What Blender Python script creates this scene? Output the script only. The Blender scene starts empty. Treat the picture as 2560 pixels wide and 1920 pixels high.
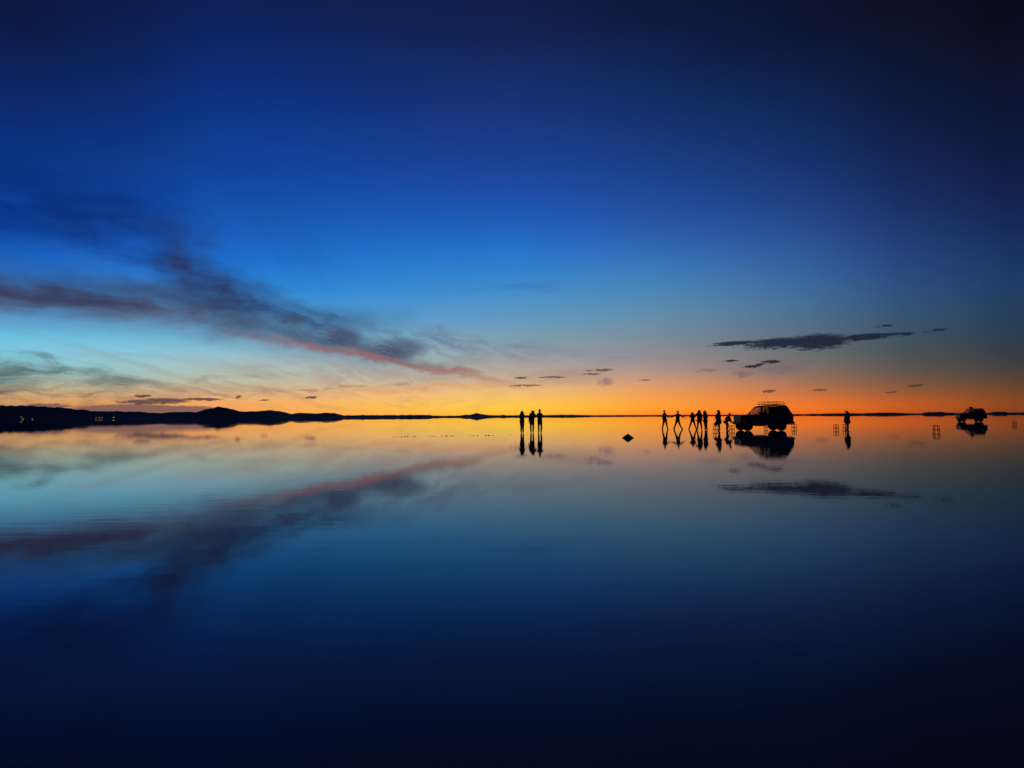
import bpy, bmesh, math, random
import numpy as np
from mathutils import Vector, Matrix, noise as mnoise

random.seed(7)
sc = bpy.context.scene
col = bpy.context.scene.collection

# ------------------------------------------------------------------ camera
W, H, FPX = 2560.0, 1920.0, 1400.0
CAMH = 1.25
HZ_MID, HZ_SLOPE = 1041.5, -0.0055          # horizon row at the middle column, and its slope
pitch = math.atan((HZ_MID - H / 2) / FPX)
rho = -math.atan(HZ_SLOPE)
F = Vector((0, math.cos(pitch), math.sin(pitch)))
U0 = Vector((0, -math.sin(pitch), math.cos(pitch)))
X0 = Vector((1, 0, 0))
R = X0 * math.cos(rho) - U0 * math.sin(rho)
U = X0 * math.sin(rho) + U0 * math.cos(rho)
cam_d = bpy.data.cameras.new('camera')
cam = bpy.data.objects.new('camera', cam_d)
col.objects.link(cam)
cam_d.sensor_width = 17.3
cam_d.lens = FPX / W * 17.3
cam_d.clip_start = 0.05
cam_d.clip_end = 200000
m = Matrix.Identity(4)
for i in range(3):
    m[i][0] = R[i]; m[i][1] = U[i]; m[i][2] = -F[i]
m[2][3] = CAMH
cam.matrix_world = m
sc.camera = cam


def pdir(x, y):
    return (R * ((x - W / 2) / FPX) - U * ((y - H / 2) / FPX) + F).normalized()


def hz(x):
    """row of the level horizon at column x"""
    return HZ_MID + HZ_SLOPE * (x - W / 2)


def azel(x, y):
    d = pdir(x, y)
    return math.degrees(math.atan2(d.x, d.y)), math.degrees(math.asin(d.z))


def place(x, dy):
    """point on the water seen dy rows under the horizon at column x"""
    d = pdir(x, hz(x) + dy)
    t = -CAMH / d.z
    return Vector((d.x * t, d.y * t, 0))


def lin(c):
    return tuple((v / 255 / 12.92) if v / 255 <= 0.04045 else ((v / 255 + 0.055) / 1.055) ** 2.4 for v in c)


# ------------------------------------------------------------------ world: dusk sky, sun already set
world = bpy.data.worlds.new('World')
sc.world = world
world.use_nodes = True
NT = world.node_tree
NT.nodes.clear()


class G:
    """tiny helper: every call makes one node and gives back its output socket"""
    def __init__(s, nt): s.nt = nt

    def put(s, sock, v):
        if hasattr(v, 'is_linked'):
            s.nt.links.new(v, sock)
        else:
            sock.default_value = v

    def math(s, op, a, b=0.0, c=0.0, clamp=False):
        n = s.nt.nodes.new('ShaderNodeMath'); n.operation = op; n.use_clamp = clamp
        for i, v in enumerate((a, b, c)):
            s.put(n.inputs[i], v)
        return n.outputs[0]

    def vec(s, op, a, b=(0, 0, 0)):
        n = s.nt.nodes.new('ShaderNodeVectorMath'); n.operation = op
        s.put(n.inputs[0], a); s.put(n.inputs[1], b)
        return n.outputs['Value'] if op in ('DOT_PRODUCT', 'LENGTH') else n.outputs[0]

    def comb(s, x, y, z=0.0):
        n = s.nt.nodes.new('ShaderNodeCombineXYZ')
        for i, v in enumerate((x, y, z)):
            s.put(n.inputs[i], v)
        return n.outputs[0]

    def mix(s, f, a, b):
        n = s.nt.nodes.new('ShaderNodeMix'); n.data_type = 'RGBA'
        s.put(n.inputs[0], f); s.put(n.inputs[6], a); s.put(n.inputs[7], b)
        return n.outputs[2]

    def rng(s, v, a, b, c=0.0, d=1.0, smooth=True):
        n = s.nt.nodes.new('ShaderNodeMapRange')
        n.interpolation_type = 'SMOOTHSTEP' if smooth else 'LINEAR'
        for i, q in enumerate((v, a, b, c, d)):
            s.put(n.inputs[i], q)
        return n.outputs[0]

    def noise(s, v, scale=1.0, detail=4.0, rough=0.55, dist=0.0):
        n = s.nt.nodes.new('ShaderNodeTexNoise')
        s.put(n.inputs['Vector'], v)
        n.inputs['Scale'].default_value = scale; n.inputs['Detail'].default_value = detail
        n.inputs['Roughness'].default_value = rough; n.inputs['Distortion'].default_value = dist
        return n.outputs[0]

    def ramp(s, f, stops, interp='LINEAR'):
        n = s.nt.nodes.new('ShaderNodeValToRGB'); n.color_ramp.interpolation = interp
        e = n.color_ramp.elements
        while len(e) < len(stops):
            e.new(0.5)
        for k, (p, c) in enumerate(stops):
            e[k].position = p; e[k].color = (c[0], c[1], c[2], 1)
        s.put(n.inputs[0], f)
        return n.outputs[0]

    def curve(s, v, pts):
        n = s.nt.nodes.new('ShaderNodeFloatCurve')
        cu = n.mapping.curves[0]
        pts = sorted(pts)
        while len(cu.points) < len(pts):
            cu.points.new(0.5, 0.5)
        for k, (a, b) in enumerate(pts):
            cu.points[k].location = (a, b)
        n.mapping.extend = 'HORIZONTAL'
        n.mapping.update()
        s.put(n.inputs['Value'], v)
        return n.outputs[0]


g = G(NT)
tc = NT.nodes.new('ShaderNodeTexCoord')
sep = NT.nodes.new('ShaderNodeSeparateXYZ')
NT.links.new(tc.outputs['Generated'], sep.inputs[0])
dx, dy_, dz = sep.outputs
el = g.math('MULTIPLY', g.math('ARCSINE', g.math('MAXIMUM', dz, 0.0)), 57.29578)
az = g.math('MULTIPLY', g.math('ARCTAN2', dx, dy_), 57.29578)
tel = g.math('SQRT', g.math('DIVIDE', el, 90.0))

# sky colours by column of the photograph: (row, colour); converted to azimuth and elevation
SKY = {
    0:    [(0, 12, 26, 66), (200, 12, 36, 95), (400, 14, 53, 132), (550, 17, 70, 160), (650, 30, 104, 198), (760, 60, 148, 214), (850, 112, 200, 230), (900, 135, 200, 210), (950, 155, 175, 160), (990, 212, 166, 112), (1015, 205, 145, 90), (1044, 180, 112, 65)],
    640:  [(0, 14, 32, 84), (150, 14, 42, 111), (300, 15, 57, 140), (450, 20, 74, 162), (600, 29, 101, 193), (700, 40, 130, 214), (800, 85, 165, 210), (880, 145, 192, 205), (940, 186, 195, 178), (980, 222, 182, 136), (1010, 248, 172, 98), (1044, 250, 146, 64)],
    1280: [(0, 16, 30, 71), (200, 22, 46, 107), (400, 28, 65, 146), (550, 31, 92, 183), (650, 44, 122, 205), (750, 78, 146, 200), (840, 124, 158, 178), (900, 160, 166, 164), (940, 198, 178, 156), (980, 242, 190, 118), (1015, 255, 202, 74), (1044, 255, 160, 44)],
    1610: [(0, 14, 26, 62), (200, 17, 42, 94), (400, 26, 62, 132), (550, 39, 84, 164), (680, 62, 124, 186), (780, 96, 142, 174), (860, 132, 142, 152), (920, 170, 148, 142), (970, 230, 158, 102), (1015, 255, 162, 56), (1044, 255, 120, 32)],
    2060: [(0, 12, 18, 46), (200, 14, 33, 74), (400, 22, 50, 107), (550, 37, 70, 136), (680, 54, 96, 154), (780, 72, 107, 142), (860, 92, 105, 112), (920, 122, 107, 100), (970, 174, 110, 76), (1015, 238, 114, 40), (1040, 224, 86, 26)],
    2530: [(0, 12, 13, 29), (200, 12, 19, 46), (400, 16, 28, 66), (550, 21, 41, 88), (680, 28, 57, 104), (780, 38, 63, 92), (860, 48, 62, 74), (920, 68, 64, 60), (970, 104, 70, 46), (1010, 138, 70, 34), (1033, 116, 53, 28)],
}


def pchip(x, y, q):
    x = np.array(x, float); y = np.array(y, float); q = np.clip(np.array(q, float), x[0], x[-1])
    h = np.diff(x); dlt = np.diff(y) / h
    dd = np.zeros_like(y)
    for k in range(1, len(x) - 1):
        if dlt[k - 1] * dlt[k] > 0:
            w1 = 2 * h[k] + h[k - 1]; w2 = h[k] + 2 * h[k - 1]
            dd[k] = (w1 + w2) / (w1 / dlt[k - 1] + w2 / dlt[k])
    dd[0] = dlt[0]; dd[-1] = dlt[-1]
    i = np.clip(np.searchsorted(x, q) - 1, 0, len(h) - 1)
    t = (q - x[i]) / h[i]
    return ((2 * t**3 - 3 * t**2 + 1) * y[i] + (t**3 - 2 * t**2 + t) * h[i] * dd[i]
            + (-2 * t**3 + 3 * t**2) * y[i + 1] + (t**3 - t**2) * h[i] * dd[i + 1])


TG = np.concatenate([np.linspace(0, 0.30, 13), np.linspace(0.335, 0.66, 11), [0.78, 1.0]])
ZEN = (4, 14, 42)
cols_az, cols_rgb = [], []
for px, rows in SKY.items():
    els, cc = [], []
    for (yy, r_, g_, b_) in rows:
        a, e = azel(px, yy)
        els.append(math.sqrt(max(e, 0) / 90)); cc.append((r_, g_, b_))
    a_mid = azel(px, 900)[0]
    els.append(1.0); cc.append(ZEN)
    o = np.argsort(els); els = np.array(els)[o]; cc = np.array(cc, float)[o]
    keep = np.concatenate([[True], np.diff(els) > 1e-4]); els = els[keep]; cc = cc[keep]
    els[0] = 0
    cols_az.append(a_mid); cols_rgb.append(np.stack([pchip(els, cc[:, k], TG) for k in range(3)], 1))
# the rest of the sky, out of frame: the glow falls off evenly to a dim blue night side
night = np.stack([pchip([0, .3, .6, 1], v, TG) for v in ((58, 26, 10, 4), (48, 32, 20, 14), (74, 70, 58, 42))], 1)
right90 = cols_rgb[-1] * 0.25 + night * 0.75
left90 = cols_rgb[0] * 0.35 + night * 0.65
cols_az = [-180, -95] + cols_az + [90, 180]
cols_rgb = [night, left90] + cols_rgb + [right90, night]
AZG = [-180, -130, -95, -68, -50] + list(np.linspace(-42, 42, 13)) + [52, 68, 90, 130, 180]
arr = np.stack(cols_rgb)                                           # az, t, rgb
res = np.zeros((len(AZG), len(TG), 3))
for j in range(len(TG)):
    for k in range(3):
        res[:, j, k] = pchip(cols_az, arr[:, j, k], AZG)
sky = None
for i, a in enumerate(AZG):
    rp = g.ramp(tel, [(float(TG[j]), lin(np.clip(res[i, j], 0, 255))) for j in range(len(TG))])
    if sky is None:
        sky = rp
    else:
        sky = g.mix(g.math('DIVIDE', g.math('SUBTRACT', az, AZG[i - 1]), a - AZG[i - 1], clamp=True), sky, rp)

# ---- clouds: all live on the sphere of directions
AZ0, AZS, ELS = -60.0, 120.0, 40.0
azn = g.math('DIVIDE', g.math('SUBTRACT', az, AZ0), AZS)


def curve_px(pts, what):
    out = []
    for (px, v) in pts:
        a, e = azel(px, v if what == 'row' else 900)
        out.append(((a - AZ0) / AZS, e / ELS if what == 'row' else v))
    return out


# fine turbulence shared by all clouds
pae = g.comb(az, el, 0.0)
warp = g.math('SUBTRACT', g.noise(g.vec('MULTIPLY', pae, (0.16, 0.45, 1)), 1.0, 5, 0.62), 0.5)
warp2 = g.math('SUBTRACT', g.noise(g.vec('MULTIPLY', pae, (1.5, 5.0, 1)), 1.0, 5, 0.7), 0.5)
warpb = g.math('SUBTRACT', g.noise(g.vec('MULTIPLY', pae, (0.22, 0.3, 1)), 1.0, 3, 0.55), 0.5)
elw = g.math('ADD', el, g.math('MULTIPLY', warp, 2.6))
azn0 = azn
azn = g.math('ADD', azn0, g.math('MULTIPLY', warpb, 0.075))
# two fibre fields that follow the long diagonal of the cirrus
diag = g.math('MULTIPLY', g.curve(azn, curve_px([(-300, 672), (0, 706), (400, 752), (740, 815), (1000, 892), (1200, 948), (1500, 960)], 'row')), ELS)
vd = g.math('SUBTRACT', elw, diag)
FIB = [g.noise(g.comb(g.math('MULTIPLY', az, 0.14), g.math('MULTIPLY', vd, 0.55), 1.0), 1.0, 5, 0.62, 0.5),
       g.noise(g.comb(g.math('MULTIPLY', az, 0.22), g.math('MULTIPLY', vd, 1.3), 7.0), 1.0, 5, 0.62, 0.3)]


FIB = [g.math('MULTIPLY', g.math('SUBTRACT', f_, 0.5), 3.0) for f_ in FIB]
eln = g.math('DIVIDE', elw, ELS)


def streak(sky, centre, width, opac, colour, fi=0, amp=1.1, lift=0.55):
    """a long streak that follows a line across the sky; width is in degrees; one ramp carries line, width and opacity"""
    lo = min(p_[0] for p_ in opac); hi = max(p_[0] for p_ in opac)
    xs = np.linspace(lo, hi, 24)
    cen = curve_px([(x_, float(pchip(*zip(*centre), [x_])[0])) for x_ in xs], 'row')
    wid = pchip(*zip(*width), xs); opa = pchip(*zip(*opac), xs)
    rp = g.ramp(azn, [(cen[k][0], (cen[k][1], ELS / wid[k] / 400.0, max(0.0, opa[k]))) for k in range(24)])
    sp_ = g.nt.nodes.new('ShaderNodeSeparateColor'); g.nt.links.new(rp, sp_.inputs[0])
    v = g.math('MULTIPLY', g.math('SUBTRACT', eln, sp_.outputs[0]), sp_.outputs[1])
    body = g.math('MULTIPLY_ADD', g.math('MULTIPLY', v, v), -160000 / 2.6, 1.0, clamp=True)
    n = g.math('MULTIPLY_ADD', FIB[fi], amp, lift, clamp=True)
    f = g.math('MULTIPLY', g.math('MULTIPLY', g.math('MULTIPLY', body, body), sp_.outputs[2]), n)
    return g.mix(f, sky, (*lin(colour), 1))


# thin cirrus sheet drawn on a flat layer overhead, its fibres running away from the camera
inv = g.math('DIVIDE', 1.0, g.math('ADD', dz, 0.03))
pl = g.comb(g.math('MULTIPLY', g.math('ADD', dx, g.math('MULTIPLY', dy_, 0.12)), inv), g.math('MULTIPLY', dy_, inv), 0.0)
n1 = g.noise(g.vec('MULTIPLY', pl, (1.1, 0.16, 1)), 1.0, 5, 0.62, 0.5)
fib = g.rng(n1, 0.45, 0.66)
left = g.rng(az, 14.0, -22.0)
veil_lo = g.math('MULTIPLY', g.rng(el, 9.0, 4.0), g.rng(el, 0.0, 1.5))
sky = g.mix(g.math('MULTIPLY', g.math('MULTIPLY', g.math('MULTIPLY', fib, left), veil_lo), 0.30), sky, (*lin((150, 122, 112)), 1))
veil_hi = g.math('MULTIPLY', g.rng(el, 30.0, 20.0), g.rng(el, 10.0, 15.0))
sky = g.mix(g.math('MULTIPLY', g.math('MULTIPLY', g.math('MULTIPLY', fib, left), veil_hi), 0.14), sky, (*lin((6, 56, 138)), 1))

# faint veils
sky = streak(sky, [(-300, 460), (0, 490), (200, 505), (420, 560), (600, 640)], [(0, 2.6), (420, 2.8)], [(-300, .9), (0, .85), (250, .75), (560, 0)], (6, 46, 122), 0, .9, .6)
sky = streak(sky, [(-300, 740), (0, 768), (300, 790), (600, 830), (900, 895), (1150, 945)], [(0, 1.5), (600, 1.5), (1100, .9)], [(-300, .7), (0, .65), (500, .68), (900, .45), (1200, 0)], (104, 124, 158), 0, .6, .8)
sky = streak(sky, [(400, 915), (700, 925), (1000, 935), (1300, 925), (1700, 935)], [(400, 1.0), (1000, 1.3), (1700, 1.0)], [(400, 0), (700, .4), (1100, .6), (1350, .45), (1700, 0)], (176, 140, 122), 1, 1.0, .5)
sky = streak(sky, [(1000, 850), (1200, 865), (1450, 890), (1800, 905)], [(1000, 1.3), (1800, .7)], [(980, 0), (1150, .65), (1400, .4), (1850, 0)], (112, 118, 138), 1, 1.2, .5)
sky = streak(sky, [(1150, 722), (1300, 718), (1440, 712)], [(1150, .6), (1440, .4)], [(1180, 0), (1300, .35), (1440, 0)], (50, 100, 170), 1, 1.0, .6)
sky = streak(sky, [(700, 838), (900, 822), (1050, 835), (1200, 838)], [(700, .9), (1200, .8)], [(700, 0), (850, .4), (1050, .5), (1200, 0)], (84, 112, 152), 1, 1.3, .5)
sky = streak(sky, [(60, 520), (200, 552), (320, 595), (420, 640), (520, 690)], [(60, 1.7), (320, 2.0), (520, 2.4)], [(30, 0), (200, .5), (380, .6), (520, 0)], (10, 46, 118), 0, 1.0, .6)
sky = streak(sky, [(150, 700), (350, 735), (600, 795), (850, 845), (1050, 885), (1200, 905)], [(150, 2.4), (600, 2.6), (1000, 1.8), (1200, 1.0)], [(150, 0), (350, .25), (600, .32), (900, .4), (1060, .35), (1250, 0)], (96, 114, 150), 1, 1.2, .6)
# upper dark band with the heavy hooked lobe
sky = streak(sky, [(60, 520), (200, 552), (320, 592), (400, 632), (470, 680), (540, 725), (620, 762), (740, 792), (860, 803), (1000, 798)],
             [(60, 1.8), (320, 2.2), (440, 3.4), (520, 3.5), (600, 2.4), (760, 1.5), (1000, .9)],
             [(60, 0), (220, .08), (360, .25), (440, .8), (540, .85), (620, .8), (760, .85), (900, .5), (1060, 0)], (38, 52, 98), 0, .6, .75)
sky = streak(sky, [(400, 640), (480, 672), (540, 728), (640, 772)], [(400, 1.0), (480, 2.0), (560, 1.6), (640, .7)], [(390, 0), (460, .65), (560, .6), (670, 0)], (44, 42, 78), 1, .9, .75)
# lower dark band, brown then red along its under edge
sky = streak(sky, [(-300, 705), (0, 735), (200, 760), (400, 775), (600, 808)], [(0, 1.1), (560, .9)], [(-300, .75), (0, .75), (400, .75), (560, .4), (680, 0)], (92, 88, 108), 0, .6, .8)
sky = streak(sky, [(-300, 680), (0, 714), (200, 738), (400, 752), (560, 785), (640, 820), (839, 860), (984, 882), (1100, 915)],
             [(0, 1.6), (300, 1.5), (480, 1.3), (640, .9), (839, .95), (984, 1.0), (1100, .6)],
             [(-300, .95), (0, .95), (300, .92), (440, .8), (560, .68), (700, .66), (839, .75), (984, .8), (1080, .45), (1160, 0)], (54, 60, 92), 0, .5, .8)
sky = streak(sky, [(540, 815), (640, 843), (839, 877), (984, 902), (1128, 931), (1215, 950), (1340, 968)],
             [(540, .45), (839, .42), (984, .38), (1215, .45), (1340, .4)],
             [(540, 0), (660, .35), (760, .62), (984, .7), (1128, .65), (1215, .45), (1350, 0)], (160, 96, 88), 1, .6, .85)
# grey streaks low on the left
sky = streak(sky, [(-300, 925), (0, 935), (120, 930), (260, 945), (420, 952)], [(0, .8), (420, .4)], [(-300, 1), (0, 1), (250, .75), (450, 0)], (86, 112, 118), 1, 1.5, .6)
sky = streak(sky, [(-100, 890), (30, 893), (140, 908), (210, 925)], [(0, .4), (210, .4)], [(-100, .6), (20, .75), (160, .75), (260, 0)], (82, 116, 126), 1, 1.2, .6)
sky = streak(sky, [(-300, 980), (0, 985), (130, 985), (260, 975), (400, 962)], [(0, .6), (400, .4)], [(-300, 1), (0, .9), (200, .85), (440, 0)], (96, 92, 90), 1, 1.5, .55)
sky = streak(sky, [(150, 1000), (300, 985), (500, 975), (800, 975)], [(150, .5), (800, .45)], [(150, 0), (300, .6), (500, .55), (820, 0)], (146, 112, 100), 1, 1.4, .5)
sky = streak(sky, [(-200, 955), (100, 960), (300, 955), (520, 948), (760, 940)], [(-200, .3), (760, .28)], [(-200, .6), (100, .6), (420, .55), (780, 0)], (122, 122, 116), 1, 1.8, .5)
sky = streak(sky, [(-200, 1004), (100, 1003), (350, 996), (600, 985), (900, 965), (1100, 950)], [(-200, .22), (1100, .25)], [(-200, .7), (100, .7), (500, .55), (900, .5), (1150, 0)], (150, 104, 88), 1, 1.8, .5)
sky = streak(sky, [(200, 880), (500, 905), (800, 925), (1050, 948)], [(200, .25), (1050, .25)], [(200, 0), (400, .4), (800, .45), (1080, 0)], (158, 160, 160), 1, 1.8, .5)
sky = streak(sky, [(600, 1000), (860, 985), (1050, 972), (1300, 962)], [(600, .2), (1000, .35), (1300, .3)], [(600, 0), (900, .5), (1100, .6), (1250, .45), (1420, 0)], (222, 150, 88), 1, 1.0, .6)


pw = g.vec('ADD', pae, g.comb(g.math('MULTIPLY', warp2, 2.2), g.math('MULTIPLY', warp2, 0.5), 0.0))


def blobs(sky, items, colour, k=1.0, edge=0.5, nm=1.6):
    """small ragged clouds: x0, x1, y0, y1 of each in the photograph, turned into directions"""
    fld = None
    for (x0, x1, y0, y1) in items:
        a0, e0 = azel(x0, y1); a1, e1 = azel(x1, y0)
        a0, _ = azel(x0, (y0 + y1) / 2); a1, _ = azel(x1, (y0 + y1) / 2)
        _, e0 = azel((x0 + x1) / 2, y1); _, e1 = azel((x0 + x1) / 2, y0)
        kx, ky = 2 / (a1 - a0), 2 / (e1 - e0)
        vn = g.nt.nodes.new('ShaderNodeVectorMath'); vn.operation = 'MULTIPLY_ADD'
        g.put(vn.inputs[0], pw); g.put(vn.inputs[1], (kx, ky, 0)); g.put(vn.inputs[2], (-(a0 + a1) / 2 * kx, -(e0 + e1) / 2 * ky, 0))
        r2 = g.vec('DOT_PRODUCT', vn.outputs[0], vn.outputs[0])
        fld = r2 if fld is None else g.math('MINIMUM', fld, r2)
    fld = g.math('MULTIPLY_ADD', warp2, nm, g.math('SUBTRACT', 1.25, fld))
    return g.mix(g.math('MULTIPLY', g.rng(fld, 0.0, edge), k), sky, (*lin(colour), 1))


# soft lobes riding on the red edge
sky = blobs(sky, [(805, 915, 815, 866), (930, 1075, 842, 902), (690, 770, 782, 815)], (64, 66, 98), .72, 1.3, 1.8)
# low mauve bank behind the hills
sky = blobs(sky, [(170, 470, 1010, 1036), (330, 560, 1014, 1036), (60, 180, 1008, 1020)], (112, 84, 88), .85, .7, .7)
# mauve wisps
sky = blobs(sky, [(1895, 2015, 912, 936), (1990, 2060, 900, 908), (1740, 1800, 920, 932), (1830, 1890, 925, 945), (1490, 1540, 942, 966)], (118, 96, 104), .55, 1.4, 3.0)
# thin haze round the slate clouds
sky = blobs(sky, [(1780, 2060, 890, 945), (1260, 1560, 915, 972)], (104, 98, 108), .22, 1.6, 2.4)
# slate clouds
sky = blobs(sky, [(1772, 1905, 852, 864), (1850, 2060, 843, 872), (1950, 2140, 833, 875), (2090, 2240, 833, 851), (2150, 2290, 832, 842), (2240, 2285, 830, 840),
                  (2315, 2366, 822, 830), (2190, 2240, 811, 816), (1806, 1850, 899, 905), (1858, 1905, 912, 920), (1900, 1955, 900, 909), (1890, 1910, 908, 914)], (28, 36, 56), .95, .95, 2.6)
sky = blobs(sky, [(1464, 1536, 922, 928), (1458, 1502, 932, 938), (1344, 1418, 940, 946), (1278, 1322, 942, 947), (1278, 1358, 961, 966), (1600, 1625, 948, 953),
                  (1908, 1940, 974, 982), (2030, 2072, 972, 978), (2215, 2248, 978, 983), (2262, 2318, 961, 967)], (72, 54, 58), .8, 1.0, 2.6)
sky = blobs(sky, [(290, 400, 998, 1012), (340, 480, 994, 1010), (450, 560, 994, 1002), (328, 380, 986, 994), (590, 606, 988, 995), (655, 672, 997, 1003), (762, 796, 990, 997)], (70, 56, 70), .88, 1.0, 2.6)

bg = NT.nodes.new('ShaderNodeBackground')
NT.links.new(sky, bg.inputs[0])
bg.inputs[1].default_value = 1.0
wo = NT.nodes.new('ShaderNodeOutputWorld')
NT.links.new(bg.outputs[0], wo.inputs[0])

sc.view_settings.view_transform = 'Standard'
sc.view_settings.look = 'None'
sc.view_settings.gamma = 1
sc.view_settings.exposure = 0
sc.render.engine = 'CYCLES'
sc.cycles.use_denoising = True
sc.cycles.use_adaptive_sampling = True
sc.cycles.adaptive_threshold = 0.02
sc.cycles.max_bounces = 5
sc.cycles.diffuse_bounces = 1
sc.cycles.glossy_bounces = 3
sc.cycles.caustics_reflective = False
sc.cycles.caustics_refractive = False
world.cycles.sampling_method = 'NONE'
sc.cycles.transparent_max_bounces = 16


# ------------------------------------------------------------------ materials
def mat(name, colour, rough=0.6, var=0.15, scale=8.0, metal=0.0, coat=0.0):
    mt = bpy.data.materials.new(name); mt.use_nodes = True
    nt = mt.node_tree; q = G(nt); b = nt.nodes['Principled BSDF']
    t = nt.nodes.new('ShaderNodeTexCoord')
    n = q.noise(t.outputs['Object'], scale, 4, 0.6)
    lo = tuple(v * (1 - var) for v in colour); hi = tuple(min(1, v * (1 + var)) for v in colour)
    nt.links.new(q.ramp(n, [(0.3, lo), (0.7, hi)]), b.inputs['Base Color'])
    nt.links.new(q.rng(n, 0.3, 0.7, max(0.02, rough - .06), min(1, rough + .06)), b.inputs['Roughness'])
    b.inputs['Metallic'].default_value = metal
    b.inputs['Coat Weight'].default_value = coat
    return mt


M = {
    'skin': mat('skin', (.32, .19, .13), .55, .08),
    'hair': mat('hair', (.022, .016, .012), .5, .3, 40),
    'navy': mat('navy_cloth', (.018, .022, .05), .85, .2, 20),
    'black': mat('black_cloth', (.016, .016, .018), .85, .2, 20),
    'maroon': mat('maroon_cloth', (.07, .015, .016), .85, .2, 20),
    'olive': mat('olive_cloth', (.035, .038, .02), .85, .2, 20),
    'grey': mat('grey_cloth', (.05, .05, .055), .85, .2, 20),
    'denim': mat('denim', (.025, .035, .07), .9, .2, 30),
    'rubber': mat('rubber', (.015, .015, .015), .8, .2, 15),
    'paint': mat('car_paint', (.04, .042, .052), .5, .15, 3, 0, .08),
    'paint2': mat('dark_car_paint', (.03, .022, .026), .5, .15, 3, 0, .08),
    'trim': mat('black_trim', (.018, .018, .018), .6, .15, 10),
    'steel': mat('steel', (.10, .10, .105), .55, .2, 10, .6),
    'seat': mat('seat_cloth', (.03, .03, .033), .9, .15, 20),
    'lens': mat('lamp_lens', (.2, .2, .2), .2, .05),
    'red_lens': mat('red_lamp_lens', (.3, .01, .01), .15, .05),
    'wood': mat('stool_wood', (.085, .05, .03), .65, .3, 12),
    'bag': mat('bag_cloth', (.02, .02, .026), .85, .2, 14),
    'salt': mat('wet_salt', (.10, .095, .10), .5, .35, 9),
    'earth': mat('hill_earth', (.055, .048, .045), .95, .3, .002),
    'adobe': mat('adobe_wall', (.16, .11, .08), .9, .2, .5),
    'roofing': mat('tin_roof', (.1, .09, .09), .6, .2, .5),
    'eye': mat('eye', (.5, .5, .5), .2, .05),
}


def glass(name, tint, fac):
    mt = bpy.data.materials.new(name); mt.use_nodes = True
    nt = mt.node_tree; nt.nodes.clear(); q = G(nt)
    tr = nt.nodes.new('ShaderNodeBsdfTransparent'); tr.inputs[0].default_value = (*tint, 1)
    gl = nt.nodes.new('ShaderNodeBsdfGlossy'); gl.inputs['Roughness'].default_value = 0.02
    fr = nt.nodes.new('ShaderNodeFresnel'); geo = nt.nodes.new('ShaderNodeNewGeometry')
    nt.links.new(q.rng(geo.outputs['Backfacing'], 0, 1, 1.5, 1 / 1.5, False), fr.inputs[0])      # same reflectance from both sides of the pane
    mx = nt.nodes.new('ShaderNodeMixShader')
    t = nt.nodes.new('ShaderNodeTexCoord')
    dirt = q.rng(q.noise(t.outputs['Object'], 3, 4, .6), .3, .8, .9, 1.1)
    nt.links.new(q.math('MULTIPLY', q.math('MULTIPLY', fr.outputs[0], fac), dirt), mx.inputs[0])
    nt.links.new(tr.outputs[0], mx.inputs[1]); nt.links.new(gl.outputs[0], mx.inputs[2])
    o = nt.nodes.new('ShaderNodeOutputMaterial'); nt.links.new(mx.outputs[0], o.inputs[0])
    return mt


M['glass'] = glass('window_glass', (.72, .73, .70), .28)
M['smoke'] = glass('smoked_glass', (.38, .39, .38), .3)
M['tint'] = glass('tinted_glass', (.10, .11, .12), .5)
lit = bpy.data.materials.new('lit_window'); lit.use_nodes = True
_q = G(lit.node_tree)
_e = lit.node_tree.nodes.new('ShaderNodeEmission'); _t = lit.node_tree.nodes.new('ShaderNodeTexCoord')
lit.node_tree.links.new(_q.ramp(_q.noise(_t.outputs['Object'], .3, 2), [(.3, (1, .42, .10)), (.7, (1, .58, .2))]), _e.inputs[0])
_e.inputs[1].default_value = 1.0
lit.node_tree.links.new(_e.outputs[0], lit.node_tree.nodes['Material Output'].inputs[0])
M['lit'] = lit

# shallow brine over salt
wm = bpy.data.materials.new('brine'); wm.use_nodes = True
nt = wm.node_tree; q = G(nt); b = nt.nodes['Principled BSDF']
t = nt.nodes.new('ShaderNodeTexCoord'); P = t.outputs['Object']
bed = q.noise(P, 0.35, 6, .6)
nt.links.new(q.ramp(bed, [(.3, (.13, .10, .09)), (.7, (.22, .17, .15))]), b.inputs['Base Color'])
b.inputs['IOR'].default_value = 1.333
patch = q.rng(q.noise(q.vec('MULTIPLY', P, (.012, .030, 1)), 1.0, 4, .6, .6), .44, .66)       # wind patches
sp_ = nt.nodes.new('ShaderNodeSeparateXYZ'); nt.links.new(P, sp_.inputs[0])
yw = q.math('ADD', sp_.outputs[1], q.math('MULTIPLY', q.math('SUBTRACT', q.noise(q.vec('MULTIPLY', P, (.006, .02, 1)), 1.0, 4, .6), .5), 90.0))
lane = q.math('MULTIPLY', q.rng(yw, 140, 165), q.rng(yw, 235, 195))                            # a lane of wind ripples far out
lane = q.math('ADD', lane, q.math('MULTIPLY', q.rng(yw, 95, 100), q.rng(yw, 112, 106)))
calm = q.rng(q.math('ABSOLUTE', sp_.outputs[1]), 12, 110, 1.0, .12)                             # ripples die out over the shallower far brine
nt.links.new(q.math('ADD', q.math('MULTIPLY', q.rng(patch, 0, 1, .0, .045), calm), q.math('MULTIPLY', lane, .014)), b.inputs['Roughness'])
r1 = q.noise(q.vec('MULTIPLY', P, (1.1, 4.2, 1)), 1.0, 3, .55)
r2 = q.noise(q.vec('MULTIPLY', P, (6.0, 17.0, 1)), 1.0, 2, .5)
hgt = q.math('ADD', q.math('MULTIPLY', q.math('MULTIPLY', r1, .0008), calm), q.math('MULTIPLY', q.math('MULTIPLY', r2, .00018), q.rng(patch, 0, 1, .4, 1.6)))
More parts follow.
